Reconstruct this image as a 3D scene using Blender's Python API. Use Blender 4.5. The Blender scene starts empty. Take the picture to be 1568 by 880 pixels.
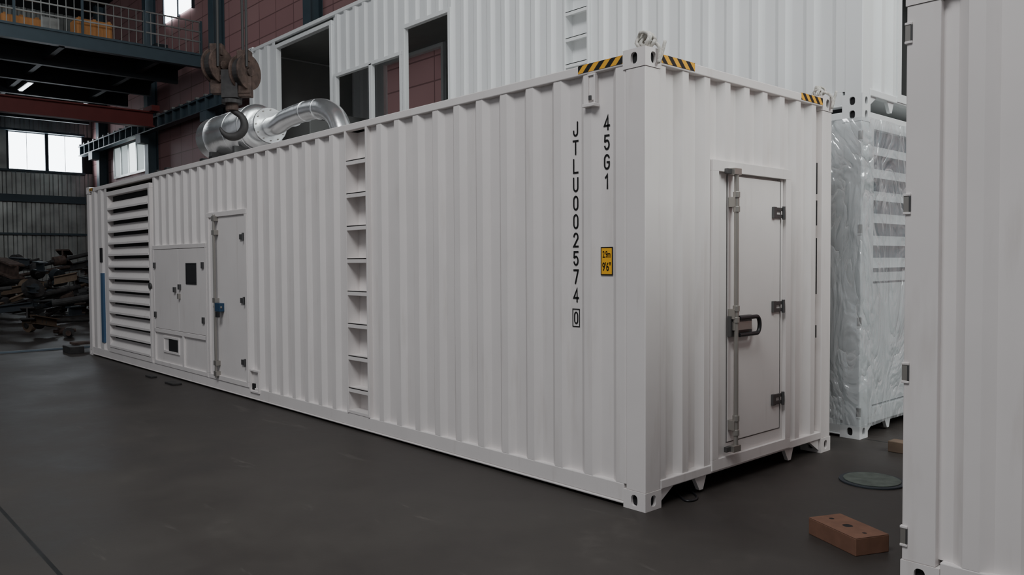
import bpy, math, random
import numpy as np
from mathutils import Vector, Matrix, noise
random.seed(4)
scene = bpy.context.scene
COL = scene.collection

# ------------------------------------------------------------------ materials
def newmat(name):
    m = bpy.data.materials.new(name); m.use_nodes = True
    nt = m.node_tree
    return m, nt, nt.nodes["Principled BSDF"]

def paint(name, col, rough=0.5, metal=0.0, var=0.06, scale=3.0, bump=0.0, bscale=30.0, spec=0.4, grime=0.0):
    m, nt, b = newmat(name)
    geo = nt.nodes.new("ShaderNodeNewGeometry")
    n = nt.nodes.new("ShaderNodeTexNoise"); n.inputs["Scale"].default_value = scale
    n.inputs["Detail"].default_value = 6
    nt.links.new(geo.outputs["Position"], n.inputs["Vector"])
    r = nt.nodes.new("ShaderNodeValToRGB")
    r.color_ramp.elements[0].position = 0.3; r.color_ramp.elements[1].position = 0.7
    r.color_ramp.elements[0].color = (*[c*(1-var) for c in col], 1)
    r.color_ramp.elements[1].color = (*[min(1, c*(1+var)) for c in col], 1)
    nt.links.new(n.outputs["Fac"], r.inputs["Fac"])
    src = r.outputs["Color"]
    if grime > 0:
        mp = nt.nodes.new("ShaderNodeMapping"); mp.inputs["Scale"].default_value = (9, 9, 1.2)
        nt.links.new(geo.outputs["Position"], mp.inputs["Vector"])
        g = nt.nodes.new("ShaderNodeTexNoise"); g.inputs["Scale"].default_value = 1.3; g.inputs["Detail"].default_value = 8
        nt.links.new(mp.outputs[0], g.inputs["Vector"])
        mr = nt.nodes.new("ShaderNodeMapRange"); mr.inputs[1].default_value = 0.58; mr.inputs[2].default_value = 0.85
        mr.inputs[3].default_value = 0.0; mr.inputs[4].default_value = grime
        nt.links.new(g.outputs["Fac"], mr.inputs[0])
        mx = nt.nodes.new("ShaderNodeMix"); mx.data_type = 'RGBA'
        nt.links.new(mr.outputs[0], mx.inputs[0]); nt.links.new(src, mx.inputs[6])
        mx.inputs[7].default_value = (col[0]*0.5, col[1]*0.44, col[2]*0.38, 1)
        src = mx.outputs[2]
    nt.links.new(src, b.inputs["Base Color"])
    b.inputs["Roughness"].default_value = rough
    b.inputs["Metallic"].default_value = metal
    b.inputs["Specular IOR Level"].default_value = spec
    if bump > 0:
        n2 = nt.nodes.new("ShaderNodeTexNoise"); n2.inputs["Scale"].default_value = bscale
        nt.links.new(geo.outputs["Position"], n2.inputs["Vector"])
        bp = nt.nodes.new("ShaderNodeBump"); bp.inputs["Strength"].default_value = bump
        bp.inputs["Distance"].default_value = 0.02
        nt.links.new(n2.outputs["Fac"], bp.inputs["Height"])
        nt.links.new(bp.outputs["Normal"], b.inputs["Normal"])
    return m

def emit(name, col, s):
    m, nt, b = newmat(name)
    b.inputs["Base Color"].default_value = (*col, 1)
    b.inputs["Emission Color"].default_value = (*col, 1)
    b.inputs["Emission Strength"].default_value = s
    return m

WHITE = paint("white_paint_bounce_tint", (0.75, 0.71, 0.693), 0.42, var=0.03, scale=2.0, bump=0.05, bscale=6, grime=0.28)  # white with the pinkish bounce from floor and red wall tinted into the colour
WHITE2 = paint("white_paint_cool", (0.79, 0.81, 0.81), 0.45, var=0.02, scale=2.0)
INNER = paint("interior_primer", (0.26, 0.27, 0.26), 0.6)
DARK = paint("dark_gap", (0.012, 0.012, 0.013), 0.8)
SEAM = paint("shadow_seam", (0.12, 0.115, 0.11), 0.8)
BLACK = paint("black_plastic", (0.02, 0.02, 0.022), 0.35)
INK = paint("black_lettering", (0.006, 0.006, 0.006), 0.5)
STEEL = paint("zinc_steel", (0.40, 0.38, 0.35), 0.35, metal=0.7)
HINGE = paint("dark_hinge_steel", (0.13, 0.13, 0.13), 0.4, metal=0.7)
YEL = paint("yellow_label", (0.85, 0.42, 0.02), 0.5)
BLUE = paint("blue_strip", (0.05, 0.11, 0.20), 0.4)
PADLOCK = paint("padlock_blue", (0.02, 0.06, 0.12), 0.4)
ALU = paint("aluminium_cladding", (0.78, 0.79, 0.80), 0.27, metal=0.88, var=0.08, scale=5, bump=0.25, bscale=6)
RUST = paint("rusty_iron", (0.065, 0.042, 0.034), 0.75, var=0.5, scale=9, bump=0.3)
RUSTD = paint("dark_iron", (0.03, 0.028, 0.028), 0.6, var=0.4, scale=9)
CABLE = paint("wire_rope", (0.03, 0.03, 0.03), 0.6)
ROPE = paint("white_rope", (0.5, 0.48, 0.44), 0.9, var=0.3, scale=60)
BRICK = paint("red_brown_wood", (0.17, 0.085, 0.055), 0.75, var=0.15, scale=12)
PALEWOOD = paint("timber", (0.14, 0.10, 0.07), 0.8, var=0.2, scale=8)
BLUESTEEL = paint("blue_grey_steel", (0.06, 0.09, 0.11), 0.5)
DSTEEL = paint("dark_structure", (0.03, 0.037, 0.045), 0.6)
REDS = paint("red_girder", (0.19, 0.03, 0.028), 0.5)
CEIL = paint("ceiling_dark", (0.035, 0.04, 0.045), 0.8)
ORANGE = paint("orange_crate", (0.6, 0.27, 0.09), 0.6)
SHEET = paint("galvanised_sheet", (0.36, 0.37, 0.36), 0.33, metal=0.6, var=0.3, scale=1.2)
SHEETD = paint("dark_louvre", (0.10, 0.13, 0.16), 0.5)
GREENPL = paint("steel_cover", (0.085, 0.105, 0.09), 0.6, var=0.3, scale=15)
GLASS = emit("daylight_glass", (0.86, 0.93, 1.0), 9.0)
DULLG = emit("dull_glass", (0.6, 0.7, 0.7), 0.5)
MIDG = emit("hazy_glass", (0.8, 0.9, 0.9), 2.5)
TUBE = emit("lamp_tube", (0.9, 0.95, 1.0), 4.0)

def hazard():
    m, nt, b = newmat("hazard_stripes")
    geo = nt.nodes.new("ShaderNodeNewGeometry")
    d = nt.nodes.new("ShaderNodeVectorMath"); d.operation = 'DOT_PRODUCT'
    d.inputs[1].default_value = (10.5, -10.5, -10.5)
    nt.links.new(geo.outputs["Position"], d.inputs[0])
    f = nt.nodes.new("ShaderNodeMath"); f.operation = 'FRACT'
    nt.links.new(d.outputs["Value"], f.inputs[0])
    g = nt.nodes.new("ShaderNodeMath"); g.operation = 'GREATER_THAN'; g.inputs[1].default_value = 0.5
    nt.links.new(f.outputs[0], g.inputs[0])
    mx = nt.nodes.new("ShaderNodeMix"); mx.data_type = 'RGBA'
    mx.inputs[6].default_value = (0.012, 0.012, 0.012, 1)
    mx.inputs[7].default_value = (0.8, 0.4, 0.03, 1)
    nt.links.new(g.outputs[0], mx.inputs[0])
    nt.links.new(mx.outputs[2], b.inputs["Base Color"])
    b.inputs["Roughness"].default_value = 0.5
    return m
HAZ = hazard()

def pinkwall():
    m, nt, b = newmat("red_block_wall")
    geo = nt.nodes.new("ShaderNodeNewGeometry")
    sp = nt.nodes.new("ShaderNodeSeparateXYZ"); nt.links.new(geo.outputs["Position"], sp.inputs[0])
    ad = nt.nodes.new("ShaderNodeMath"); ad.operation = 'ADD'
    nt.links.new(sp.outputs[0], ad.inputs[0]); nt.links.new(sp.outputs[1], ad.inputs[1])
    cb = nt.nodes.new("ShaderNodeCombineXYZ")
    nt.links.new(ad.outputs[0], cb.inputs[0]); nt.links.new(sp.outputs[2], cb.inputs[1])
    br = nt.nodes.new("ShaderNodeTexBrick")
    br.offset = 0.0
    br.inputs["Color1"].default_value = (0.38, 0.20, 0.20, 1)
    br.inputs["Color2"].default_value = (0.42, 0.235, 0.23, 1)
    br.inputs["Mortar"].default_value = (0.2, 0.10, 0.10, 1)
    br.inputs["Scale"].default_value = 1.0
    br.inputs["Mortar Size"].default_value = 0.02
    br.inputs["Brick Width"].default_value = 1.2
    br.inputs["Row Height"].default_value = 0.6
    nt.links.new(cb.outputs[0], br.inputs["Vector"])
    nt.links.new(br.outputs["Color"], b.inputs["Base Color"])
    b.inputs["Roughness"].default_value = 0.6
    return m
PINK = pinkwall()

def floormat():
    m, nt, b = newmat("concrete_floor")
    L = nt.links.new
    geo = nt.nodes.new("ShaderNodeNewGeometry")
    n = nt.nodes.new("ShaderNodeTexNoise"); n.inputs["Scale"].default_value = 0.8; n.inputs["Detail"].default_value = 12
    n.inputs["Roughness"].default_value = 0.68
    L(geo.outputs["Position"], n.inputs["Vector"])
    r = nt.nodes.new("ShaderNodeValToRGB")
    e = r.color_ramp.elements
    e[0].position = 0.3; e[0].color = (0.028, 0.024, 0.022, 1)
    e[1].position = 0.58; e[1].color = (0.050, 0.044, 0.040, 1)
    e2 = r.color_ramp.elements.new(0.74); e2.color = (0.085, 0.075, 0.068, 1)
    L(n.outputs["Fac"], r.inputs["Fac"])
    mp = nt.nodes.new("ShaderNodeMapping"); mp.inputs["Scale"].default_value = (0.7, 3.6, 1)
    mp.inputs["Rotation"].default_value = (0, 0, 0.35)
    L(geo.outputs["Position"], mp.inputs["Vector"])
    n2 = nt.nodes.new("ShaderNodeTexNoise"); n2.inputs["Scale"].default_value = 1.1; n2.inputs["Detail"].default_value = 10
    n2.inputs["Distortion"].default_value = 0.6; n2.inputs["Roughness"].default_value = 0.62
    L(mp.outputs[0], n2.inputs["Vector"])
    r2 = nt.nodes.new("ShaderNodeValToRGB")
    r2.color_ramp.elements[0].position = 0.63; r2.color_ramp.elements[0].color = (0, 0, 0, 1)
    r2.color_ramp.elements[1].position = 0.86; r2.color_ramp.elements[1].color = (1, 1, 1, 1)
    L(n2.outputs["Fac"], r2.inputs["Fac"])
    mx = nt.nodes.new("ShaderNodeMix"); mx.data_type = 'RGBA'
    L(r2.outputs["Color"], mx.inputs[0]); L(r.outputs["Color"], mx.inputs[6])
    mx.inputs[7].default_value = (0.15, 0.133, 0.122, 1)
    sp = nt.nodes.new("ShaderNodeSeparateXYZ"); L(geo.outputs["Position"], sp.inputs[0])
    a = nt.nodes.new("ShaderNodeMath"); a.operation = 'ADD'; a.inputs[1].default_value = 2.95
    L(sp.outputs[1], a.inputs[0])
    p = nt.nodes.new("ShaderNodeMath"); p.operation = 'PINGPONG'; p.inputs[1].default_value = 3.0
    L(a.outputs[0], p.inputs[0])
    l = nt.nodes.new("ShaderNodeMath"); l.operation = 'LESS_THAN'; l.inputs[1].default_value = 0.011
    L(p.outputs[0], l.inputs[0])
    m2 = nt.nodes.new("ShaderNodeMix"); m2.data_type = 'RGBA'
    L(l.outputs[0], m2.inputs[0]); L(mx.outputs[2], m2.inputs[6]); m2.inputs[7].default_value = (0.01, 0.01, 0.01, 1)
    L(m2.outputs[2], b.inputs["Base Color"])
    rr = nt.nodes.new("ShaderNodeMapRange"); rr.inputs[1].default_value = 0.3; rr.inputs[2].default_value = 0.7
    rr.inputs[3].default_value = 0.44; rr.inputs[4].default_value = 0.64
    L(n.outputs["Fac"], rr.inputs[0]); L(rr.outputs[0], b.inputs["Roughness"])
    b.inputs["Specular IOR Level"].default_value = 0.32
    bp = nt.nodes.new("ShaderNodeBump"); bp.inputs["Strength"].default_value = 0.2; bp.inputs["Distance"].default_value = 0.02
    L(n.outputs["Fac"], bp.inputs["Height"]); L(bp.outputs["Normal"], b.inputs["Normal"])
    return m
FLOORM = floormat()

def plasticwrap():
    m = bpy.data.materials.new("plastic_film"); m.use_nodes = True
    nt = m.node_tree; nt.nodes.clear(); L = nt.links.new
    out = nt.nodes.new("ShaderNodeOutputMaterial")
    mix = nt.nodes.new("ShaderNodeMixShader")
    tr = nt.nodes.new("ShaderNodeBsdfTransparent"); tr.inputs[0].default_value = (0.95, 0.97, 0.98, 1)
    add = nt.nodes.new("ShaderNodeMixShader"); add.inputs[0].default_value = 0.5
    gl = nt.nodes.new("ShaderNodeBsdfGlossy"); gl.inputs["Roughness"].default_value = 0.16
    df = nt.nodes.new("ShaderNodeBsdfDiffuse"); df.inputs["Color"].default_value = (0.78, 0.82, 0.84, 1)
    geo = nt.nodes.new("ShaderNodeNewGeometry")
    mp = nt.nodes.new("ShaderNodeMapping"); mp.inputs["Scale"].default_value = (1.4, 1.4, 0.55); mp.inputs["Rotation"].default_value = (0.6, 0.2, 0)
    L(geo.outputs["Position"], mp.inputs["Vector"])
    n = nt.nodes.new("ShaderNodeTexNoise"); n.inputs["Scale"].default_value = 1.9; n.inputs["Detail"].default_value = 3.5
    n.inputs["Distortion"].default_value = 1.5
    L(mp.outputs[0], n.inputs["Vector"])
    a = nt.nodes.new("ShaderNodeMath"); a.operation = 'MULTIPLY_ADD'; a.inputs[1].default_value = 2.0; a.inputs[2].default_value = -1.0
    L(n.outputs["Fac"], a.inputs[0])
    ab = nt.nodes.new("ShaderNodeMath"); ab.operation = 'ABSOLUTE'; L(a.outputs[0], ab.inputs[0])
    bp = nt.nodes.new("ShaderNodeBump"); bp.inputs["Strength"].default_value = 0.8; bp.inputs["Distance"].default_value = 0.12
    L(ab.outputs[0], bp.inputs["Height"]); L(bp.outputs["Normal"], gl.inputs["Normal"]); L(bp.outputs["Normal"], df.inputs["Normal"])
    r = nt.nodes.new("ShaderNodeMapRange"); r.inputs[1].default_value = 0.0; r.inputs[2].default_value = 0.045
    r.inputs[3].default_value = 0.78; r.inputs[4].default_value = 0.45
    L(ab.outputs[0], r.inputs[0])
    L(gl.outputs[0], add.inputs[2]); L(df.outputs[0], add.inputs[1])
    L(r.outputs[0], mix.inputs[0]); L(tr.outputs[0], mix.inputs[1]); L(add.outputs[0], mix.inputs[2])
    L(mix.outputs[0], out.inputs[0])
    return m
FILM = plasticwrap()

# ------------------------------------------------------------------ mesh builder
class MB:
    def __init__(s, name, parent=None, bevel=0.0, smooth=False, xf=None):
        s.n = name; s.p = parent; s.b = bevel; s.sm = smooth
        s.v = []; s.f = []; s.mi = []; s.mats = []
        s.xf = xf
    def m(s, mat):
        if mat not in s.mats: s.mats.append(mat)
        return s.mats.index(mat)
    def add(s, vs, fs, mat):
        o = len(s.v)
        s.v += [tuple(s.xf(*v)) if s.xf else tuple(v) for v in vs]
        k = s.m(mat)
        for f in fs: s.f.append([o+i for i in f]); s.mi.append(k)
    def box(s, x0, x1, y0, y1, z0, z1, mat):
        if x0 > x1: x0, x1 = x1, x0
        if y0 > y1: y0, y1 = y1, y0
        if z0 > z1: z0, z1 = z1, z0
        vs = [(x0,y0,z0),(x1,y0,z0),(x1,y1,z0),(x0,y1,z0),(x0,y0,z1),(x1,y0,z1),(x1,y1,z1),(x0,y1,z1)]
        s.add(vs, [(0,3,2,1),(4,5,6,7),(0,1,5,4),(1,2,6,5),(2,3,7,6),(3,0,4,7)], mat)
    def prism(s, pts, ax, lo, hi, mat):
        n = len(pts)
        def mk(p, q):
            if ax == 0: return (q, p[0], p[1])
            if ax == 1: return (p[0], q, p[1])
            return (p[0], p[1], q)
        vs = [mk(p, lo) for p in pts] + [mk(p, hi) for p in pts]
        fs = [tuple(range(n))[::-1], tuple(range(n, 2*n))]
        fs += [(i, (i+1) % n, n+(i+1) % n, n+i) for i in range(n)]
        s.add(vs, fs, mat)
    def tube(s, pts, rad, mat, seg=12, cap=True):
        pts = [Vector(p) for p in pts]; n = len(pts)
        if not isinstance(rad, (list, tuple)): rad = [rad]*n
        rings = []; prev = None
        for i, p in enumerate(pts):
            t = (pts[min(i+1, n-1)] - pts[max(i-1, 0)]).normalized()
            if prev is None:
                u = t.orthogonal().normalized()
            else:
                u = (prev - t*prev.dot(t))
                u = u.normalized() if u.length > 1e-6 else t.orthogonal().normalized()
            prev = u; w = t.cross(u)
            rings.append([p + (u*math.cos(2*math.pi*k/seg) + w*math.sin(2*math.pi*k/seg))*rad[i] for k in range(seg)])
        vs = [tuple(q) for r in rings for q in r]; fs = []
        for i in range(n-1):
            for k in range(seg):
                a = i*seg+k; b2 = i*seg+(k+1) % seg
                fs.append((a, b2, b2+seg, a+seg))
        if cap:
            fs.append(tuple(range(seg))[::-1]); fs.append(tuple(range((n-1)*seg, n*seg)))
        s.add(vs, fs, mat)
    def cyl(s, p0, p1, r, mat, seg=16): s.tube([p0, p1], r, mat, seg)
    def corr(s, a0, a1, z0, z1, mat, phase=0.0, pitch=0.278, depth=0.036, inner=0.104, slope=0.052, plane=0.0):
        h = inner/2
        def D(a):
            q = abs((a-phase+pitch/2) % pitch - pitch/2)
            if q <= h: return depth
            if q <= h+slope: return depth*(1-(q-h)/slope)
            return 0.0
        br = {a0, a1}
        k0 = int(math.floor((a0-phase)/pitch))-1; k1 = int(math.ceil((a1-phase)/pitch))+1
        for k in range(k0, k1+1):
            for o in (-h-slope, -h, h, h+slope):
                a = phase+k*pitch+o
                if a0 < a < a1: br.add(a)
        br = sorted(br); vs = []; fs = []
        for a in br:
            d = D(a)+plane
            vs.append((a, d, z0)); vs.append((a, d, z1))
        for i in range(len(br)-1):
            fs.append((2*i, 2*i+2, 2*i+3, 2*i+1))
        s.add(vs, fs, mat)
    def frame(s, a0, a1, z0, z1, w, d0, d1, mat):
        s.box(a0, a1, d0, d1, z1-w, z1, mat); s.box(a0, a1, d0, d1, z0, z0+w, mat)
        s.box(a0, a0+w, d0, d1, z0+w, z1-w, mat); s.box(a1-w, a1, d0, d1, z0+w, z1-w, mat)
    def plate_hole(s, c, U, V, N, w, h, hw, hh, mat, dmat, depth=0.02):
        c = Vector(c); U = Vector(U); V = Vector(V); N = Vector(N)
        ang = sorted(set([i*math.pi*2/28 for i in range(28)] + [math.atan2(sy*h/2, sx*w/2) % (2*math.pi) for sx in (1,-1) for sy in (1,-1)]))
        A = []; B = []
        for t in ang:
            cx, sy = math.cos(t), math.sin(t)
            k = min((w/2)/abs(cx) if abs(cx) > 1e-9 else 1e9, (h/2)/abs(sy) if abs(sy) > 1e-9 else 1e9)
            A.append(c+U*cx*k+V*sy*k)
            e = 2.8
            q = (abs(cx/hw)**e+abs(sy/hh)**e)**(-1/e)
            B.append(c+U*cx*q+V*sy*q)
        n = len(ang)
        vs = [tuple(p) for p in A+B+[b-N*depth for b in B]]
        s.add(vs, [(i, (i+1) % n, n+(i+1) % n, n+i) for i in range(n)], mat)
        s.add(vs, [(n+i, n+(i+1) % n, 2*n+(i+1) % n, 2*n+i) for i in range(n)], mat)
        s.add(vs, [tuple(range(2*n, 3*n))], dmat)
    def casting(s, cx, cy, cz, mat):
        L, W, H = 0.178, 0.162, 0.118
        X = Vector((1,0,0)); Y = Vector((0,1,0)); Z = Vector((0,0,1)); c = Vector((cx,cy,cz))
        for sg in (1, -1):
            s.plate_hole(c+Y*sg*W/2, X, Z, Y*sg, L, H, 0.026, 0.036, mat, DARK)
            s.plate_hole(c+X*sg*L/2, Y, Z, X*sg, W, H, 0.026, 0.036, mat, DARK)
            s.plate_hole(c+Z*sg*H/2, X, Y, Z*sg, L, W, 0.060, 0.030, mat, DARK)
    def done(s):
        me = bpy.data.meshes.new(s.n); me.from_pydata(s.v, [], s.f)
        for mt in s.mats: me.materials.append(mt)
        me.polygons.foreach_set("material_index", s.mi)
        if s.sm: me.polygons.foreach_set("use_smooth", [True]*len(me.polygons))
        me.update()
        ob = bpy.data.objects.new(s.n, me); COL.objects.link(ob)
        if s.p: ob.parent = s.p
        if s.b > 0:
            md = ob.modifiers.new("bevel", 'BEVEL'); md.width = s.b; md.segments = 2
            md.limit_method = 'ANGLE'; md.angle_limit = math.radians(50)
        return ob

def empty(name, loc=(0,0,0)):
    e = bpy.data.objects.new(name, None); e.empty_display_size = 0.3
    e.location = loc; COL.objects.link(e); return e

SIDE = lambda a, d, z: (a, d, z)
END = lambda a, d, z: (-d, a, z)
CL, CW, CH = 12.192, 2.438, 2.896
def FAR(a, d, z): return (a, CW-d, z)
def FEND(a, d, z): return (-CL+d, a, z)

def text(par, body, x, y, z, size, mat, sx=0.62, off=0.0):
    cu = bpy.data.curves.new("lettering", 'FONT'); cu.body = body; cu.size = size
    cu.align_x = 'CENTER'; cu.align_y = 'CENTER'; cu.extrude = 0.0006; cu.offset = off
    cu.materials.append(mat)
    o = bpy.data.objects.new("label_text", cu)
    o.rotation_euler = (math.pi/2, 0, 0); o.location = (x, y, z); o.scale = (sx, 1, 1)
    COL.objects.link(o); o.parent = par
    return o

def arc(cx, cz, rx, rz, a0, a1, n=10):
    return [(cx+rx*math.cos(math.radians(a0+(a1-a0)*i/n)), cz+rz*math.sin(math.radians(a0+(a1-a0)*i/n))) for i in range(n+1)]
GL = {
 'J': [[(0.38, 0.5), (0.38, -0.25)] + arc(0.0, -0.25, 0.38, 0.25, 0, -180)[1:] + [(-0.38, -0.15)]],
 'T': [[(-0.48, 0.5), (0.48, 0.5)], [(0, 0.5), (0, -0.5)]],
 'L': [[(-0.4, 0.5), (-0.4, -0.5), (0.45, -0.5)]],
 'U': [[(-0.42, 0.5), (-0.42, -0.22)] + arc(0, -0.22, 0.42, 0.28, 180, 360)[1:] + [(0.42, 0.5)]],
 '0': [arc(0, 0.22, 0.4, 0.28, 0, 180) + arc(0, -0.22, 0.4, 0.28, 180, 360) + [(0.4, 0.22)]],
 '2': [arc(0, 0.22, 0.4, 0.28, 170, -20) + [(-0.42, -0.5), (0.44, -0.5)]],
 '5': [[(0.4, 0.5), (-0.34, 0.5), (-0.38, 0.08)] + arc(0, -0.18, 0.4, 0.32, 130, -160, 14)],
 '7': [[(-0.42, 0.5), (0.42, 0.5), (-0.12, -0.5)]],
 '4': [[(0.2, -0.5), (0.2, 0.5), (-0.45, -0.22), (0.48, -0.22)]],
 'G': [arc(0, 0.22, 0.42, 0.28, 20, 180) + arc(0, -0.22, 0.42, 0.28, 180, 360) + [(0.42, -0.02), (0.05, -0.02)]],
 '1': [[(-0.25, 0.28), (0.08, 0.5), (0.08, -0.5)]],
}
def glyph(o, ch, x, y, z, w, h, t, mat):
    for k, line in enumerate(GL[ch]):
        P = [Vector((x+a*w, z+b*h)) for a, b in line]
        n = len(P); Lp = []; Rp = []
        closed = (P[0]-P[-1]).length < 1e-5
        for i in range(n):
            if closed: d1 = P[i]-P[i-1] if i > 0 else P[0]-P[-2]; d2 = P[i+1]-P[i] if i < n-1 else P[1]-P[0]
            else:
                d1 = P[i]-P[max(i-1, 0)]; d2 = P[min(i+1, n-1)]-P[i]
                if i == 0: d1 = d2
                if i == n-1: d2 = d1
            d1 = d1.normalized(); d2 = d2.normalized()
            m_ = (d1+d2).normalized(); nn = Vector((-m_.y, m_.x))
            c = max(0.45, nn.dot(Vector((-d1.y, d1.x))))
            pt = P[i].copy()
            if not closed and i == 0: pt -= d1*t*0.4
            if not closed and i == n-1: pt += d1*t*0.4
            Lp.append(pt+nn*t/2/c); Rp.append(pt-nn*t/2/c)
        vs = [(q.x, y-k*0.0003, q.y) for q in Lp]+[(q.x, y-k*0.0003, q.y) for q in Rp]
        o.add(vs, [(i, i+1, n+i+1, n+i) for i in range(n-1)], mat)

# ------------------------------------------------------------------ container
def container(name, loc, side='plain', end='plain', far='plain', W=WHITE, lugs=False):
    E = empty(name, loc)
    fr = MB("frame", E, bevel=0.006)
    for x in (-0.089, -CL+0.089):
        for y in (0.081, CW-0.081):
            fr.casting(x, y, 0.059, W); fr.casting(x, y, CH-0.059, W)
    P = 0.158
    for x0 in (-P, -CL+0.004):
        for y0 in (0.004, CW-P+0.0):
            fr.box(x0, x0+P-0.004, y0, y0+P-0.004, 0.118, CH-0.118, W)
    for y0, y1 in ((0.0, 0.06), (CW-0.06, CW)):
        fr.box(-CL+0.178, -0.178, y0, y1, 2.805, 2.868, W)
        fr.box(-CL+0.178, -0.178, y0+0.004, y1-0.004, 0.035, 0.15, W)
    fr.box(-CL+0.178, -0.178, -0.004, 0.09, 0.02, 0.035, W)
    for x0, x1 in ((-0.07, -0.002), (-CL+0.002, -CL+0.07)):
        fr.box(x0, x1, 0.162, CW-0.162, 2.805, 2.868, W)
        fr.box(x0, x1, 0.162, CW-0.162, 0.115, 0.175, W)
    fr.box(-CL+0.07, -0.07, 0.06, CW-0.06, 2.835, 2.85, W)
    fr.box(-CL+0.07, -0.07, 0.05, CW-0.05, 0.145, 0.165, W)
    fr.done()
    un = MB("cross_members", E)
    for i in range(20):
        x = -0.5 - i*0.59
        un.box(x-0.03, x+0.03, 0.06, CW-0.06, 0.04, 0.145, DSTEEL)
    for y in (0.62, 1.80):
        un.prism([(y-0.07, 0.115), (y+0.07, 0.115), (y+0.03, 0.02), (y-0.01, 0.02)], 0, -0.05, -0.02, W)
    un.prism([(0.162, 0.02), (0.162, 0.118), (0.33, 0.118)], 0, -0.05, -0.02, W)
    un.prism([(CW-0.162, 0.02), (CW-0.162, 0.118), (CW-0.33, 0.118)], 0, -0.05, -0.02, W)
    un.done()

    sd = MB("side_wall", E, xf=SIDE)
    ph = -0.345
    if side == 'plain':
        sd.corr(-CL+P, -P, 0.15, 2.806, W, ph, plane=0.006)
        sd.done()
    else:
        sd.corr(-3.18, -P, 0.15, 2.806, W, ph, plane=0.006)
        sd.corr(-5.74, -3.56, 0.15, 2.806, W, ph, plane=0.006)
        sd.corr(-6.95, -5.74, 2.19, 2.806, W, ph, plane=0.006)
        sd.corr(-8.97, -6.95, 1.82, 2.806, W, ph, plane=0.006)
        sd.corr(-CL+P, -11.05, 0.15, 2.806, W, -11.27, pitch=0.36, depth=0.03, plane=0.006)
        sd.done()
        ld = MB("ladder_recess", E, bevel=0.003, xf=SIDE)
        ld.box(-3.56, -3.18, 0.13, 0.14, 0.15, 2.806, W)
        ld.box(-3.20, -3.175, -0.004, 0.14, 0.15, 2.806, W)
        ld.box(-3.565, -3.54, -0.004, 0.14, 0.15, 2.806, W)
        for i in range(8):
            z = 2.53-0.305*i
            ld.box(-3.54, -3.20, 0.0, 0.13, z-0.012, z+0.002, W)
            ld.box(-3.54, -3.20, 0.0, 0.012, z-0.045, z+0.002, W)
        ld.box(-3.54, -3.20, 0.0, 0.13, 0.15, 0.18, W)
        ld.done()
        fm = MB("side_openings_frame", E, bevel=0.004, xf=SIDE)
        fm.frame(-6.90, -5.74, 0.14, 2.20, 0.06, -0.006, 0.07, W)
        fm.frame(-8.90, -6.93, 0.14, 1.83, 0.055, -0.004, 0.07, W)
        fm.box(-8.86, -6.97, -0.004, 0.07, 0.60, 0.655, W)
        fm.box(-7.80, -7.74, -0.004, 0.06, 0.19, 0.6, W) if side == 'main' else fm.box(-7.83, -7.75, -0.004, 0.06, 0.19, 1.80, W)
        fm.frame(-11.05, -8.97, 0.14, 2.74, 0.07, -0.006, 0.09, W)
        fm.done()
        if side == 'main':
            lv = MB("louvre_vent", E, bevel=0.0, xf=SIDE)
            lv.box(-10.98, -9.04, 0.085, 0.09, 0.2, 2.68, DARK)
            for i in range(13):
                z = 0.25+i*0.185
                lv.add([(-10.98, -0.012, z), (-9.04, -0.012, z), (-9.04, 0.075, z+0.11), (-10.98, 0.075, z+0.11),
                        (-10.98, -0.012, z-0.03), (-9.04, -0.012, z-0.03), (-9.04, 0.06, z+0.05), (-10.98, 0.06, z+0.05)],
                       [(0,1,2,3), (4,5,1,0), (7,6,5,4), (1,5,6,2), (0,3,7,4)], W)
            lv.done()
            pd = MB("control_panel_doors", E, bevel=0.003, xf=SIDE)
            pd.box(-8.84, -7.905, 0.0, 0.03, 0.66, 1.77, W)
            pd.box(-7.90, -6.99, 0.0, 0.03, 0.66, 1.77, W)
            pd.box(-8.84, -7.80, 0.02, 0.03, 0.19, 0.60, W); pd.box(-7.74, -6.99, 0.02, 0.03, 0.19, 0.60, W)
            pd.frame(-8.55, -7.95, 0.33, 0.56, 0.03, 0.005, 0.03, W)
            pd.box(-8.35, -7.98, 0.012, 0.02, 0.36, 0.53, DARK)
            pd.box(-7.60, -7.28, -0.004, 0.0, 1.32, 1.56, BLACK)
            pd.frame(-7.62, -7.26, 1.30, 1.58, 0.02, -0.008, 0.0, BLACK)
            for a, z in ((-8.02, 1.22), (-7.84, 1.26)):
                pd.box(a-0.02, a+0.035, -0.03, 0.0, z-0.035, z+0.035, HINGE)
            pd.box(-7.87, -7.83, -0.035, 0.0, 1.10, 1.17, STEEL)
            for a in (-8.80, -7.04):
                for z in (1.55, 0.85):
                    pd.box(a-0.03, a+0.03, -0.02, 0.0, z-0.04, z+0.04, HINGE)
            pd.done()
            dr = MB("side_door", E, bevel=0.003, xf=SIDE)
            dr.box(-6.84, -5.80, 0.012, 0.04, 0.20, 2.14, W)
            dr.box(-6.70, -6.685, 0.008, 0.012, 0.22, 2.12, SEAM)
            dr.cyl((-6.61, -0.03, 0.17), (-6.61, -0.03, 2.17), 0.016, STEEL, 12)
            for z in (0.22, 1.95, 2.12, 0.35, 1.12):
                dr.box(-6.65, -6.57, -0.045, 0.012, z-0.03, z+0.03, STEEL)
            dr.box(-6.64, -6.42, -0.04, -0.02, 1.03, 1.055, STEEL)
            dr.box(-6.57, -6.43, -0.05, 0.012, 0.99, 1.09, PADLOCK)
            dr.box(-6.51, -6.44, -0.07, -0.04, 0.92, 0.99, BLACK)
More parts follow.
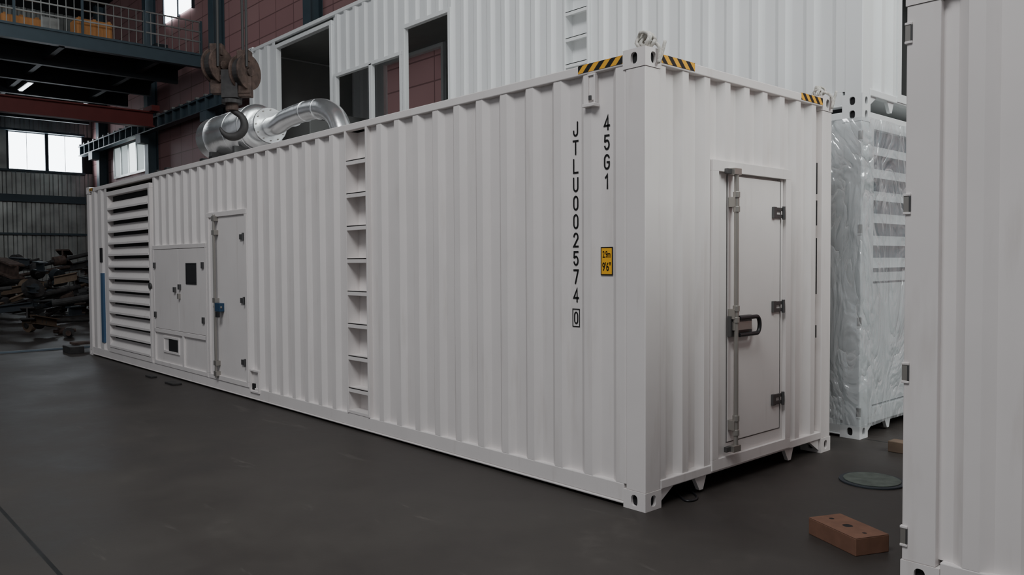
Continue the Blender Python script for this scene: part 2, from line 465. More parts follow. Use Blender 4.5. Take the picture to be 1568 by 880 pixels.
            for z in (1.88, 1.14, 0.42):
                dr.box(-5.93, -5.83, -0.008, 0.012, z-0.03, z+0.03, HINGE)
                dr.cyl((-5.82, -0.01, z-0.045), (-5.82, -0.01, z+0.045), 0.014, HINGE, 8)
            dr.done()
            ms = MB("side_fittings", E, bevel=0.002, xf=SIDE)
            ms.box(-11.45, -11.33, -0.004, 0.04, 0.26, 1.42, BLUE)
            ms.box(-11.46, -11.36, -0.006, 0.04, 1.60, 1.84, DARK)
            ms.frame(-5.70, -5.46, 0.10, 0.36, 0.02, -0.012, 0.04, W)
            ms.box(-5.68, -5.48, 0.02, 0.03, 0.12, 0.34, W)
            ms.box(-5.66, -5.60, -0.0, 0.02, 0.13, 0.2, DARK)
            ms.cyl((-9.0, -0.02, 1.25), (-9.0, 0.0, 1.25), 0.05, HINGE)
            ms.frame(-0.475, -0.405, 2.60, 2.80, 0.012, -0.01, 0.02, W)
            ms.box(-0.463, -0.417, 0.0, 0.006, 2.63, 2.79, W)
            ms.box(-0.50, -0.40, -0.03, 0.03, 2.585, 2.605, W)
            ms.box(-0.46, -0.44, -0.012, 0.0, 2.63, 2.66, HINGE)
            ms.done()
            rr_ = MB("roof_mounting_rails", E)
            for x in (-9.0, -8.15): rr_.box(x-0.06, x+0.06, 0.3, 2.1, 2.85, 2.896, HINGE)
            rr_.box(-6.0, -5.45, 1.0, 1.5, 2.85, 2.896, W); rr_.box(-7.5, -6.1, 1.5, 2.2, 2.85, 2.896, W)
            rr_.done()
    fs = MB("rear_wall", E, xf=FAR)
    if far == 'open':
        fs.corr(-8.97, -P, 0.15, 2.806, W, ph)
        fs.corr(-CL+P, -11.05, 0.15, 2.806, W, ph)
        fs.frame(-11.05, -8.97, 0.14, 2.80, 0.07, -0.006, 0.09, W)
    else:
        fs.corr(-CL+P, -P, 0.15, 2.806, W, ph)
    fs.done()
    fe = MB("far_end_wall", E, xf=FEND); fe.corr(P, CW-P, 0.17, 2.806, W, 0.3, pitch=0.25, depth=0.045, plane=0.01); fe.done()
    en = MB("end_wall", E, xf=END)
    kw = dict(phase=0.31, pitch=0.245, depth=0.045, inner=0.09, slope=0.045, plane=0.01)
    if end == 'door':
        en.corr(P, 0.72, 0.17, 2.806, W, **kw)
        en.corr(0.72, 1.77, 2.24, 2.806, W, **kw)
        en.corr(1.77, CW-P, 0.17, 2.806, W, **kw)
        for z0, z1 in ((2.1, 2.35), (1.85, 2.05), (1.3, 1.75), (0.95, 1.05)):
            en.box(2.185, 2.195, 0.002, 0.008, z0, z1, DARK)
        en.done()
        d = MB("end_door", E, bevel=0.004, xf=END)
        d.frame(0.72, 1.77, 0.13, 2.26, 0.075, -0.006, 0.09, W)
        d.box(0.795, 1.695, 0.05, 0.08, 0.205, 2.185, W)
        d.box(0.795, 0.925, 0.02, 0.05, 0.205, 2.185, W)
        d.box(1.655, 1.695, 0.02, 0.05, 0.205, 2.185, W)
        d.box(0.925, 1.655, 0.02, 0.05, 0.205, 0.29, W)
        d.box(0.935, 1.64, 0.014, 0.05, 0.300, 2.165, W)
        d.box(0.925, 0.93, 0.016, 0.0199, 0.295, 2.175, SEAM)
        d.box(1.647, 1.651, 0.015, 0.0199, 0.295, 2.175, SEAM)
        d.done()
        lb = MB("door_lock_bar", E, bevel=0.002, xf=END)
        lb.cyl((0.965, -0.035, 0.25), (0.965, -0.035, 2.21), 0.016, STEEL)
        for z in (2.03, 1.93, 1.24, 1.16, 0.47, 0.37):
            lb.cyl((0.965, -0.035, z-0.02), (0.965, -0.035, z+0.02), 0.024, STEEL)
        for z in (1.98, 1.20, 0.42):
            lb.box(0.935, 0.995, -0.04, 0.012, z-0.035, z+0.035, STEEL)
        for z in (2.19, 0.26):
            lb.box(0.91, 1.0, -0.055, -0.006, z-0.022, z+0.022, STEEL)
            lb.box(0.86, 0.92, -0.03, -0.006, z-0.018, z+0.018, HINGE)
        # flat recessed latch case with lever and rounded grip end
        lb.box(0.925, 1.20, -0.016, 0.012, 1.04, 1.185, HINGE)
        lb.box(0.945, 1.16, -0.040, -0.016, 1.085, 1.145, STEEL)
        pts = []
        for i in range(25):
            t = math.pi/2-math.pi*i/24
            pts.append((1.215+0.040*math.cos(t), -0.045, 1.112+0.060*math.sin(t)))
        pts = [(0.99, -0.045, 1.172)]+pts+[(0.99, -0.045, 1.052)]
        lb.tube(pts, 0.015, BLACK, 10)
        lb.done()
        hg = MB("door_hinges", E, bevel=0.002, xf=END)
        for z in (1.93, 1.226, 0.525):
            for zz in (z-0.026, z+0.026):
                hg.box(1.54, 1.65, -0.002, 0.014, zz-0.013, zz+0.013, HINGE)
            hg.box(1.52, 1.56, -0.006, 0.014, z-0.042, z+0.042, HINGE)
            hg.cyl((1.658, -0.006, z-0.05), (1.658, -0.006, z+0.05), 0.012, HINGE, 10)
        hg.done()
    elif end == 'louvre':
        en.box(P, CW-P, 0.05, 0.06, 0.17, 2.81, SHEETD)
        en.frame(P, CW-P, 0.17, 2.806, 0.08, 0.0, 0.06, W)
        en.box(P, CW-P, 0.01, 0.06, 1.38, 1.46, W)
        en.box(P+0.1, 1.19, 0.02, 0.05, 0.27, 1.36, W); en.box(1.23, CW-P-0.1, 0.02, 0.05, 0.27, 1.36, W)
        for i in range(6):
            z = 1.50+i*0.2
            en.add([(P+0.08, 0.0, z), (CW-P-0.08, 0.0, z), (CW-P-0.08, 0.05, z+0.09), (P+0.08, 0.05, z+0.09)], [(0,1,2,3)], W)
        en.done()
    elif end == 'window':
        en.corr(P, 0.72, 0.17, 2.806, W, **kw)
        en.corr(0.72, 1.77, 2.24, 2.806, W, **kw)
        en.corr(1.77, CW-P, 0.17, 2.806, W, **kw)
        en.frame(0.72, 1.77, 0.13, 2.26, 0.075, -0.006, 0.09, W)
        en.done()
    else:
        en.corr(P, CW-P, 0.17, 2.806, W, **kw); en.done()
    if lugs:
        lg = MB("hinge_lugs", E, bevel=0.002)
        for z in (2.65, 1.84, 1.03, 0.236):
            for x, sg in ((-CL, 1), (0, -1)):
                lg.box(x-sg*0.003, x+sg*0.032, -0.004, 0.02, z-0.05, z-0.038, W)
                lg.box(x-sg*0.003, x+sg*0.032, -0.004, 0.02, z+0.038, z+0.05, W)
                lg.box(x+sg*0.024, x+sg*0.032, -0.004, 0.02, z-0.038, z+0.038, HINGE)
                lg.box(x-sg*0.002, x+sg*0.024, -0.001, 0.02, z-0.038, z+0.038, STEEL)
        lg.done()
    return E

main = container("generator_container", (0, 0, 0), 'main', 'door')
hz = MB("hazard_stripe_tape", main)
hz.box(-0.56, -0.18, -0.003, 0.0, 2.818, 2.866, HAZ)
hz.box(-0.56, -0.18, 0.0, 0.03, 2.868, 2.871, HAZ)
hz.box(-0.002, 0.001, 0.165, 0.52, 2.818, 2.866, HAZ)
hz.box(-0.03, 0.001, 0.165, 0.52, 2.866, 2.871, HAZ)
hz.box(-0.002, 0.001, 1.93, 2.27, 2.818, 2.866, HAZ)
hz.box(-0.03, 0.001, 1.93, 2.27, 2.866, 2.871, HAZ)
hz.box(-12.0, -11.8, -0.003, 0.0, 2.818, 2.866, HAZ)
hz.done()
YR = 0.0385
tx = MB("identification_lettering", main)
for i, ch in enumerate("JTLU002574"):
    glyph(tx, ch, -0.623, YR, 2.468-0.1247*i, 0.046, 0.088, 0.0125, INK)
zc = 2.468-0.1247*10-0.03
glyph(tx, "0", -0.623, YR, zc, 0.036, 0.075, 0.010, INK)
tx.frame(-0.657, -0.589, zc-0.062, zc+0.062, 0.006, YR-0.0006, YR+0.0006, INK)
for i, ch in enumerate("45G1"):
    glyph(tx, ch, -0.345, YR, 2.475-0.127*i, 0.046, 0.088, 0.0125, INK)
tx.done()
lb = MB("height_label", main)
lb.box(-0.397, -0.295, 0.036, YR, 1.482, 1.668, INK)
lb.box(-0.390, -0.302, 0.0355, 0.036, 1.490, 1.660, YEL)
lb.done()
text(main, "2.9m", -0.346, 0.0348, 1.617, 0.062, INK, 0.55, 0.0012)
text(main, "9'6\"", -0.346, 0.0348, 1.535, 0.078, INK, 0.62, 0.0012)

rf = MB("roof_lifting_bracket", None, bevel=0.003)
for x in (-7.0, -7.3, -8.6, -9.0):
    rf.box(x-0.14, x+0.14, 0.08, 0.2, 2.85, 2.875, BLACK)
    rf.box(x-0.05, x+0.05, 0.1, 0.18, 2.875, 2.93, BLACK)
ob = rf.done()

lowc = container("shipping_container", (0.0, 2.98, 0), 'plain', 'louvre', W=WHITE2, lugs=True)
upc = container("shipping_container", (0.0, 2.98, CH), 'open', 'window', far='open', W=WHITE2)
rgt = container("shipping_container", (1.532+CL, 0.034, 0), 'plain', 'plain', W=WHITE, lugs=True)

il = MB("interior_lining", upc)
il.box(-CL+0.2, -0.2, 0.2, CW-0.2, 0.17, 0.18, INNER)
il.box(-CL+0.2, -0.2, 0.1, CW-0.1, 2.80, 2.82, INNER)
il.box(-8.9, -0.2, CW-0.08, CW-0.07, 0.18, 2.80, INNER)
il.box(-CL+0.09, -CL+0.10, 0.1, CW-0.1, 0.18, 2.80, INNER)
for x in (-9.6, -10.3):
    il.box(x-0.02, x+0.02, 0.3, CW-0.3, 0.18, 1.3, INNER)
il.done()

fb = MB("plastic_wrap", lowc, smooth=True)
path = [(-0.9, -0.03), (-0.5, -0.03), (-0.15, -0.035), (0.02, -0.03), (0.035, 0.05), (0.03, 0.4), (0.03, 1.2), (0.03, 2.0), (0.035, 2.46)]
dense = []
for i in range(len(path)-1):
    for k in range(12):
        t = k/12; dense.append((path[i][0]*(1-t)+path[i+1][0]*t, path[i][1]*(1-t)+path[i+1][1]*t))
dense.append(path[-1]); nz = 110; vs = []; fcs = []
for i, (x, y) in enumerate(dense):
    for k in range(nz+1):
        z = 0.12+(2.80-0.12)*k/nz
        n1 = abs(noise.noise(Vector((x*2+1, y*2+z*0.9, z*0.9))))*0.06+(0.5-abs(noise.noise(Vector((x*5, y*5+z*2.5, z*1.5+5)))))*0.020
        if y < 0: vs.append((x, y-n1*0.7, z))
        else: vs.append((x+n1, y, z))
for i in range(len(dense)-1):
    for k in range(nz):
        a = i*(nz+1)+k; fcs.append((a, a+nz+1, a+nz+2, a+1))
fb.add(vs, fcs, FILM); fb.done()

# ------------------------------------------------------------------ exhaust silencer on the roof
ex = empty("exhaust_silencer", (0, 0, 0))
YM, ZM, RM = 1.2, 3.53, 0.33
mb = MB("body", ex, smooth=True)
pts = []; rr = []
for x, r in ((-9.60, 0.05), (-9.59, 0.2), (-9.55, 0.29), (-9.48, RM), (-7.95, RM), (-7.90, RM-0.02), (-7.87, 0.27), (-7.86, 0.2)):
    pts.append((x, YM, ZM)); rr.append(r)
mb.tube(pts, rr, ALU, 40)
mb.done()
m2 = MB("flanges", ex, bevel=0.004)
m2.cyl((-7.88, YM, ZM-0.02), (-7.60, YM, ZM-0.02), 0.18, ALU, 32)
m2.cyl((-7.62, YM, ZM-0.02), (-7.58, YM, ZM-0.02), 0.25, ALU, 36)
for x in (-9.2, -8.5, -7.97):
    m2.cyl((x-0.012, YM, ZM), (x+0.012, YM, ZM), RM+0.006, ALU, 40)
for k in range(12):
    t = 2*math.pi*k/12
    m2.cyl((-7.58, YM+0.215*math.cos(t), ZM-0.02+0.215*math.sin(t)), (-7.565, YM+0.215*math.cos(t), ZM-0.02+0.215*math.sin(t)), 0.012, STEEL, 6)
for x in (-9.0, -8.15):
    m2.box(x-0.04, x+0.04, YM-0.3, YM+0.3, 2.899, 3.26, HINGE)
m2.done()
def smoothpath(P, n=10):
    out = []
    P = [Vector(p) for p in P]
    Q = [P[0]*2-P[1]]+P+[P[-1]*2-P[-2]]
    for i in range(1, len(Q)-2):
        for k in range(n):
            t = k/n
            a, b, c, d = Q[i-1], Q[i], Q[i+1], Q[i+2]
            out.append(0.5*((2*b)+(-a+c)*t+(2*a-5*b+4*c-d)*t*t+(-a+3*b-3*c+d)*t**3))
    out.append(P[-1]); return out
def vend(P, z, start=False, zz=0.06):
    e = P[0] if start else P[-1]
    foot = [Vector((e.x, e.y, z+zz)), Vector((e.x, e.y, z+0.001)), ]
    return (foot[::-1]+P) if start else (P+foot)
pp = MB("exhaust_pipe", ex, smooth=True)
A1 = smoothpath([(-7.56, YM, ZM-0.04), (-7.35, YM, ZM-0.04), (-7.08, YM+0.02, ZM+0.02), (-6.65, YM+0.05, ZM+0.05), (-6.2, YM+0.05, ZM+0.02), (-5.88, YM+0.05, ZM-0.12), (-5.72, YM+0.05, ZM-0.35), (-5.70, YM+0.05, 3.02)])
pp.tube(vend(A1, 2.899), 0.13, ALU, 24)
A2 = smoothpath([(-7.3, YM+0.7, 3.02), (-7.28, YM+0.7, 3.15), (-7.05, YM+0.7, 3.30), (-6.7, YM+0.6, 3.34), (-6.4, YM+0.5, 3.22), (-6.3, YM+0.5, 3.02)])
pp.tube(vend(vend(A2, 2.899), 2.899, True), 0.13, ALU, 24)
pp.done()
rg = MB("pipe_seams", ex)
for x, z in ((-6.65, ZM+0.05), (-6.3, ZM+0.03), (-7.0, ZM+0.03)):
    rg.cyl((x-0.012, YM+0.05, z), (x+0.012, YM+0.05, z), 0.135, ALU, 24)
rg.done()

# ------------------------------------------------------------------ crane hook block
ck = empty("crane_hook_block", (-6.5, 0.18, 0))
R2 = Vector((0.6727, 0.740, 0)); F2 = Vector((-0.740, 0.6727, 0))
def CK(a, d, z):
    v = R2*a+F2*d; return (v.x, v.y, z)
h = MB("block", ck, bevel=0.006, xf=CK)
for sx in (-1, 1):
    a = sx*0.165; zc2 = 3.98 if sx < 0 else 3.90
    ca, sa = math.cos(math.radians(22)), math.sin(math.radians(22))
    def c3(t): return (a+ca*t, -sa*t, zc2)
    for tt in (-0.06, 0.06):
        h.cyl(c3(tt-0.012), c3(tt+0.012), 0.215, RUST, 28)
    h.cyl(c3(-0.05), c3(0.05), 0.18, RUSTD, 28)
    h.cyl(c3(-0.10), c3(0.10), 0.055, RUST, 16)
    h.box(a-0.075, a+0.075, -0.07, 0.07, zc2+0.12, zc2+0.26, RUST)
    h.box(a-0.085, a+0.085, -0.05, 0.05, zc2-0.30, zc2, RUST)
h.box(-0.24, 0.24, -0.06, 0.06, 3.64, 3.76, RUST)
h.box(-0.10, 0.10, -0.09, 0.09, 3.58, 3.92, RUSTD)
h.box(-0.15, 0.15, -0.07, 0.07, 3.80, 3.86, RUST)
h.cyl((0, 0, 3.44), (0, 0, 3.62), 0.075, RUST, 16)
h.cyl((0, 0, 3.52), (0, 0, 3.57), 0.12, RUSTD, 16)
h.done()
hk = MB("hook", ck, smooth=True, xf=CK)
pts = [(0, 0, 3.52), (0, 0, 3.46)]; rr = [0.045, 0.045]
cz = 3.27; R = 0.15
for i in range(26):
    t = math.radians(72-i*9.6)
    pts.append((0.0+R*math.cos(t), 0, cz+R*math.sin(t)))
    rr.append(0.034+0.018*math.sin(math.pi*i/25)-(0.022*max(0, i-18)/7))
hk.tube(pts, rr, RUSTD, 14); hk.done()
cb = MB("wire_ropes", ck, xf=CK)
for a, a2, b in ((-0.21, -0.16, 0.12), (-0.12, -0.10, -0.12), (0.11, 0.10, 0.10), (0.22, 0.24, -0.1)):
    cb.cyl((a, b, 3.95), (a2, b, 9.4), 0.016, CABLE, 8)
cb.done()
gr = MB("crane_trolley", ck, bevel=0.01)
gr.box(-0.5, 0.5, -0.6, 0.6, 9.3, 9.75, REDS); gr.done()
gd = MB("overhead_crane_girder", None, bevel=0.01)
gd.box(-7.4, -5.6, -14, 7.0, 9.76, 9.86, REDS); gd.box(-7.3, -7.1, -14, 7.0, 9.86, 10.5, REDS); gd.box(-5.9, -5.7, -14, 7.0, 9.86, 10.5, REDS)
gd.done()

def shackle(name, c, seed, n=5, s=1.0):
    rnd = random.Random(seed)
    o = MB(name, None, smooth=True)
    for j in range(n):
        P = []
        ph = rnd.random()*6; tl = rnd.uniform(-0.8, 0.8)
        rx = rnd.uniform(0.035, 0.06)*s; rz = rnd.uniform(0.03, 0.055)*s
        ox, oy = rnd.uniform(-0.03, 0.03)*s, rnd.uniform(-0.03, 0.03)*s
        for i in range(19):
            t = ph+2*math.pi*i/18
            x = rx*math.cos(t); z = rz*math.sin(t)
            P.append((c[0]+ox+x*math.cos(tl), c[1]+oy+x*math.sin(tl)+0.01*math.sin(3*t), c[2]+0.012+rz+z))
        o.tube(P, 0.011*s, ROPE, 8)
    P = smoothpath([(c[0], c[1], c[2]+0.05), (c[0]+0.07*s, c[1]+0.03, c[2]+0.03), (0.022, c[1]+0.04, c[2]-0.02), (0.018, c[1]+0.03, c[2]-0.09), (0.02, c[1]+0.06, c[2]-0.03), (0.03, c[1]+0.08, c[2]+0.05)], 6)
    o.tube(P, 0.011, ROPE, 8)
    o.done()
shackle("lashing_rope", (-0.07, 0.08, CH), 3, 6, 1.0)
shackle("lashing_rope", (-0.07, CW-0.08, CH), 9, 4, 0.8)

# ------------------------------------------------------------------ hall
fl = MB("floor"); fl.box(-44, 18, -20, 8.4, -0.2, 0.0, FLOORM); fl.done()
YW = 8.0
w = MB("wall_back")
w.box(-42.3, 18, YW, YW+0.3, 0, 14, PINK); w.done()
w = MB("wall_left")
w.xf = lambda a, d, z: (-42+0.15-d, a, z)
w.corr(-20, YW, 0, 6.15, SHEET, 0.1, pitch=0.40, depth=0.06, inner=0.12, slope=0.05)
w.corr(-20, YW, 8.0, 14, SHEET, 0.1, pitch=0.40, depth=0.06, inner=0.12, slope=0.05)
w.corr(-20, 0.5, 6.15, 8.0, SHEET, 0.1, pitch=0.40, depth=0.06, inner=0.12, slope=0.05)
w.box(-20, 8, 0.1, 0.3, 0, 14, CEIL)
w.done()
tr = MB("trim_1")
for z0, z1 in ((4.6, 4.95), (3.0, 3.1), (6.05, 6.15), (8.0, 8.1)):
    tr.box(-41.83, -41.6, -20, YW-0.4, z0, z1, BLUESTEEL)
tr.done()
wn = MB("window_1")
wn.box(-41.95, -41.9, 4.3, 5.85, 6.2, 7.95, GLASS); wn.box(-41.95, -41.9, 6.0, 7.5, 6.2, 7.95, GLASS)
for y0, y1 in ((4.2, 4.3), (5.85, 6.0), (7.5, 7.6)):
    wn.box(-41.95, -41.8, y0, y1, 6.15, 8.0, DSTEEL)
for y in (5.07, 6.75): wn.box(-41.9, -41.88, y-0.012, y+0.012, 6.2, 7.95, SHEET)
wn.box(-41.95, -41.8, 0.5, 4.2, 6.15, 8.0, SHEET)
wn.done()
wn = MB("window_2")
for x0, gm in ((-38.0, DULLG), (-36.9, DULLG), (-35.8, MIDG), (-34.7, DULLG)):
    wn.box(x0, x0+0.95, YW-0.06, YW-0.01, 5.7, 7.0, gm)
wn.box(-38.1, -33.6, YW-0.09, YW-0.06, 7.0, 7.1, SHEET); wn.box(-38.1, -33.6, YW-0.09, YW-0.06, 5.6, 5.7, SHEET)
for x in (-38.1, -37.05, -35.95, -34.85, -33.75): wn.box(x, x+0.15, YW-0.09, YW-0.01, 5.7, 7.0, SHEET)
wn.done()
wn = MB("window_3")
wn.box(-31.0, -28.0, YW-0.06, YW-0.01, 11.4, 13.0, GLASS)
for x in (-31.1, -29.5, -28.0): wn.box(x, x+0.1, YW-0.1, YW-0.01, 11.3, 13.1, DSTEEL)
wn.done()
cl = MB("ceiling"); cl.box(-44, 18, -20, 8.4, 14, 14.2, CEIL); cl.done()
cm = MB("trim_2")
for x in (-39.4, -32.4, -25.4, -18.4, -11.4, -4.4, 2.6, 9.6):
    cm.box(x-0.22, x+0.22, YW-0.42, YW-0.40, 0, 14, BLUESTEEL)
    cm.box(x-0.22, x+0.22, YW-0.03, YW-0.01, 0, 14, BLUESTEEL)
    cm.box(x-0.01, x+0.01, YW-0.4, YW-0.03, 0, 14, BLUESTEEL)
    cm.box(x-0.3, x+0.3, YW-0.75, YW-0.42, 6.6, 6.95, BLUESTEEL)
cm.done()
rb = MB("crane_runway_beam")
rb.box(-41.5, 16, YW-0.75, YW-0.45, 6.96, 7.0, BLUESTEEL)
rb.box(-41.5, 16, YW-0.61, YW-0.59, 7.0, 7.4, BLUESTEEL)
rb.box(-41.5, 16, YW-0.75, YW-0.45, 7.4, 7.45, BLUESTEEL)
rb.box(-41.5, 16, YW-0.63, YW-0.57, 7.45, 7.53, DSTEEL)
x = -41.2
while x < -8:
    rb.box(x-0.03, x+0.03, YW-0.75, YW-0.61, 7.0, 7.4, BLUESTEEL)
    rb.box(x-0.06, x+0.06, YW-0.78, YW-0.66, 7.45, 7.52, SHEET); x += 0.8
rb.done()
g = MB("mezzanine_gallery", None)
g.box(-41.6, -26.1, -12, 7.5, 8.95, 9.1, DSTEEL)
g.box(-26.2, -26.0, -12, 7.5, 8.62, 9.1, BLUESTEEL)
g.box(-26.0, -25.95, -12, 7.5, 9.03, 9.1, BLUESTEEL); g.box(-26.0, -25.95, -12, 7.5, 8.62, 8.68, BLUESTEEL)
for x in (-28.5, -31.5, -34.5, -37.5, -40.5):
    g.box(x-0.1, x+0.1, -12, 7.5, 8.45, 8.95, DSTEEL)
for y in (-9, -6, -3, 0, 3, 6):
    g.box(-41.6, -26.2, y-0.08, y+0.08, 8.6, 8.95, DSTEEL)
g.done()
g = MB("gallery_railing", None)
for z in (9.55, 9.9, 10.25):
    g.box(-26.12, -26.07, -12, 7.5, z-0.02, z+0.025, SHEET)
y = -12
while y < 7.5:
    g.box(-26.11, -26.08, y-0.012, y+0.012, 9.1, 10.25, SHEET); y += 0.24
y = -12
while y < 7.6:
    g.box(-26.13, -26.06, y-0.035, y+0.035, 9.1, 10.3, BLUESTEEL); y += 1.95
g.done()
oc = MB("wooden_crate", None, bevel=0.01)
for yy, x0, hh in ((3.5, -27.2, 0.62), (1.4, -27.4, 0.4)):
    oc.box(x0, x0+0.8, yy, yy+1.1, 9.14, 9.1+hh, ORANGE)
    for q in (0.05, 0.5, 0.95): oc.box(x0-0.02, x0+0.82, yy+q, yy+q+0.1, 9.1, 9.14+hh, ORANGE)
oc.done()
sp = MB("gallery_equipment", None, bevel=0.01)
for i in range(9):
    yy = -1+i*0.95; hh = random.uniform(0.25, 0.9)
    if 3.2 < yy < 4.8: continue
    c = random.choice([SHEET, DSTEEL, HINGE, PALEWOOD])
    sp.box(-28.6, -28.6+random.uniform(0.4, 0.8), yy, yy+random.uniform(0.3, 0.6), 9.1, 9.1+hh, c)
    sp.cyl((-28.9, yy+0.6, 9.1), (-28.9, yy+0.6, 9.1+hh*1.1), 0.14, DSTEEL)
sp.done()
rd = MB("red_crane_beam", None)
rd.box(-30.3, -29.9, -13, 7.1, 7.5, 7.55, REDS); rd.box(-30.12, -30.08, -13, 7.1, 7.0, 7.5, REDS); rd.box(-30.3, -29.9, -13, 7.1, 6.95, 7.0, REDS)
rd.box(-30.6, -29.6, 6.9, 7.2, 7.53, 7.75, REDS)
rd.done()
lm = MB("fluorescent_lamp", None)
for (x, y) in ((-33, 3.3), (-36, 6.0), (-33, 0.5)):
    lm.box(x-0.9, x+0.9, y-0.10, y+0.10, 8.50, 8.60, SHEET); lm.box(x-0.85, x+0.85, y-0.06, y+0.06, 8.46, 8.50, TUBE)
lm.done()
flr = MB("floor_rail", None); flr.box(-13.5, -13.42, -12, 7, 0.0, 0.03, SHEETD); flr.done()

sc = MB("scrap_metal_pile", None)
rnd = random.Random(31)
mats = [RUST, RUSTD, DSTEEL, HINGE, RUSTD, RUSTD, RUST, DSTEEL, PALEWOOD, RUSTD, RUSTD, RUSTD]
def ibeam(o, c, ang, L, s, mat, tl=0.06):
    ca, sa = math.cos(ang), math.sin(ang)
    tilt = rnd.uniform(-tl, tl); base = abs(tilt)*L/2
    def xf(a, b, z): return (c[0]+a*ca-b*sa, c[1]+a*sa+b*ca, c[2]+z+a*tilt+base)
    o.xf = xf
    o.box(-L/2, L/2, -s/2, s/2, 0, s*0.12, mat); o.box(-L/2, L/2, -s*0.06, s*0.06, s*0.12, s*0.88, mat)
    o.box(-L/2, L/2, -s/2, s/2, s*0.88, s, mat); o.xf = None
for layer in range(10):
    for k in range(38):
        x = rnd.uniform(-30, -16.2); far = (-16.2-x)/13
        zmax = 0.3+1.5*min(1, far*1.5)
        z = layer*0.17
        if z > zmax: continue
        y = rnd.uniform(-4, 5.0)
        kind = rnd.random(); mt = rnd.choice(mats)
        ang = math.pi/2+rnd.uniform(-1.2, 1.2)
        if kind < 0.22: ibeam(sc, (x, y, z), ang, rnd.uniform(0.6, 2.2), rnd.uniform(0.1, 0.22), mt, 0.25)
        elif kind < 0.45:
            r = rnd.uniform(0.03, 0.1); L = rnd.uniform(0.3, 1.2)
            dx, dy = L*math.cos(ang), L*math.sin(ang)
            sc.cyl((x-dx, y-dy, z+r), (x+dx, y+dy, z+r+rnd.uniform(0, 0.55)), r, mt, 12)
        elif kind < 0.72:
            r = rnd.uniform(0.10, 0.28); tt = rnd.uniform(-0.6, 0.6); a2 = rnd.uniform(0, 3.14)
            q = Vector((math.cos(a2), math.sin(a2), tt))*rnd.uniform(0.05, 0.2)
            c = Vector((x, y, z+r))
            sc.cyl(c-q, c+q, r, mt, 20); sc.cyl(c-q*1.6, c+q*1.6, r*0.4, rnd.choice(mats), 12)
        else:
            ibeam(sc, (x, y, z), rnd.uniform(0, 3.1), rnd.uniform(0.3, 0.8), rnd.uniform(0.15, 0.4), mt, 0.4)
for k in range(16):
    x = rnd.uniform(-17.0, -14.9); y = rnd.uniform(-3.5, 1.2); r = rnd.uniform(0.07, 0.18)
    a = rnd.uniform(0, 3.14)
    sc.cyl((x, y, r), (x+0.25*math.cos(a), y+0.25*math.sin(a), r), r, rnd.choice([RUSTD, RUST, HINGE]), 18)
    sc.cyl((x-0.1*math.cos(a), y-0.1*math.sin(a), r), (x+0.35*math.cos(a), y+0.35*math.sin(a), r), r*0.5, rnd.choice([HINGE, RUST]), 12)
sc.done()

# ------------------------------------------------------------------ floor items
wb = empty("wooden_chock_block", (1.10, 0.40, 0))
A = Vector((0.365, -0.166, 0)).normalized()
wb.rotation_euler = (0, 0, math.atan2(A.y, A.x))
b = MB("block", wb, bevel=0.004)
b.box(-0.19, 0.19, -0.11, 0.11, 0.0, 0.094, BRICK)
b.plate_hole((-0.0, 0, 0.096), (1,0,0), (0,1,0), (0,0,1), 0.14, 0.22, 0.026, 0.026, BRICK, DARK, 0.001)
b.plate_hole((-0.13, 0, 0.096), (1,0,0), (0,1,0), (0,0,1), 0.12, 0.22, 0.014, 0.014, BRICK, DARK, 0.001)
b.plate_hole((0.13, 0, 0.096), (1,0,0), (0,1,0), (0,0,1), 0.12, 0.22, 0.012, 0.012, BRICK, DARK, 0.001)
ob = b.done()
mc = MB("manhole_cover", None, bevel=0.004)
mc.cyl((0.65, 1.74, 0.0), (0.65, 1.74, 0.012), 0.22, DSTEEL, 40); mc.cyl((0.65, 1.74, 0.012), (0.65, 1.74, 0.018), 0.19, GREENPL, 40)
mc.done()
tm = MB("timber_offcut", None, bevel=0.006)
tm.box(0.35, 0.95, 2.72, 2.84, 0.0, 0.09, PALEWOOD); tm.box(0.5, 1.1, 2.9, 3.02, 0.0, 0.10, BRICK)
tm.box(0.6, 0.9, 2.74, 2.98, 0.10, 0.16, PALEWOOD)
tm.done()
tm = MB("timber_offcut", None, bevel=0.006)
tm.box(-7.75, -7.45, -0.26, -0.14, 0.0, 0.025, RUSTD); tm.box(-8.6, -8.35, -0.23, -0.15, 0.0, 0.025, RUSTD)
tm.done()
tm = MB("timber_offcut", None, bevel=0.006)
tm.box(-12.95, -12.45, -0.25, -0.02, 0.0, 0.12, RUSTD); tm.box(-13.1, -12.8, -0.1, 0.3, 0.12, 0.16, RUST)
tm.done()
hs = MB("rubber_cable", None, smooth=True)
hs.tube(smoothpath([(-0.4, 0.5, 0.008), (-0.1, 0.45, 0.008), (0.03, 0.38, 0.008), (0.06, 0.45, 0.008), (-0.02, 0.55, 0.008), (-0.3, 0.7, 0.008)]), 0.008, BLACK, 8)
hs.done()

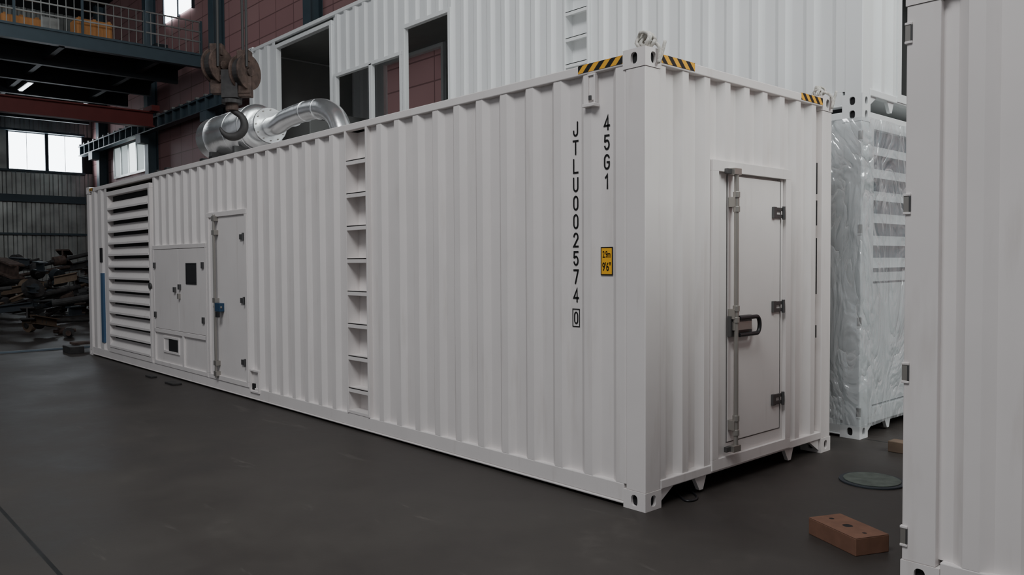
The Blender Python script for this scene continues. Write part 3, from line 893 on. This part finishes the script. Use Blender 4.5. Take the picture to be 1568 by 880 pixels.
# ------------------------------------------------------------------ lights
def area(name, loc, target, sx, sy, e, col=(1, 1, 1)):
    l = bpy.data.lights.new(name, 'AREA'); l.shape = 'RECTANGLE'; l.size = sx; l.size_y = sy; l.energy = e; l.color = col
    o = bpy.data.objects.new(name, l); o.location = loc
    o.rotation_euler = (Vector(target)-Vector(loc)).to_track_quat('-Z', 'Y').to_euler()
    COL.objects.link(o)
area("skylight_front", (2.0, -7.5, 12.5), (-2, 1, 3), 9, 4, 1300, (0.97, 0.985, 1.0))
area("skylight_right", (10.0, 3, 11.5), (0, 1.5, 1.5), 6, 7, 1550, (0.94, 1.0, 0.98))
area("skylight_left", (-22, -4, 12.5), (-27, 2, 0), 10, 6, 300, (0.9, 0.96, 1.0))
wld = bpy.data.worlds.new("world"); scene.world = wld; wld.use_nodes = True
bg = wld.node_tree.nodes["Background"]; bg.inputs[0].default_value = (0.90, 0.93, 1.0, 1); bg.inputs[1].default_value = 0.26

# ------------------------------------------------------------------ camera (least-squares calibration on the ISO container corners)
P3 = np.array([(0,0,CH),(0,0,0),(-CL,0,CH),(-CL,0,0),(0,CW,CH),(0,CW,0)], float)
P2 = np.array([(987,69),(990,785),(133,285),(137,543),(1273,150),(1272,690)], float)
def rotm(yaw, pitch, roll):
    return np.array(Matrix.Rotation(yaw, 3, 'Z') @ Matrix.Rotation(math.pi/2+pitch, 3, 'X') @ Matrix.Rotation(roll, 3, 'Z'))
def proj(p):
    R = rotm(p[3], p[4], p[5])
    q = (P3-p[:3]) @ R
    return np.stack([784+p[6]*q[:,0]/-q[:,2], 440-p[6]*q[:,1]/-q[:,2]], 1)
p = np.array([3.192, -4.027, 1.547, math.radians(47.73), math.radians(-1.75), 0.0, 1243.0])
for it in range(40):
    r0 = (proj(p)-P2).ravel(); J = np.zeros((12, 7))
    for k in range(7):
        q = p.copy(); e = 1e-4 if k < 6 else 0.1; q[k] += e
        J[:, k] = ((proj(q)-P2).ravel()-r0)/e
    p = p-np.linalg.lstsq(J.T@J+1e-6*np.eye(7), J.T@r0, rcond=None)[0]
cam = bpy.data.cameras.new("camera"); cam.lens = float(p[6])*36/1568; cam.sensor_width = 36; cam.clip_end = 200
co = bpy.data.objects.new("camera", cam); COL.objects.link(co)
co.matrix_world = Matrix.Translation(Vector(p[:3])) @ Matrix(rotm(p[3], p[4], p[5]).tolist()).to_4x4()
scene.camera = co
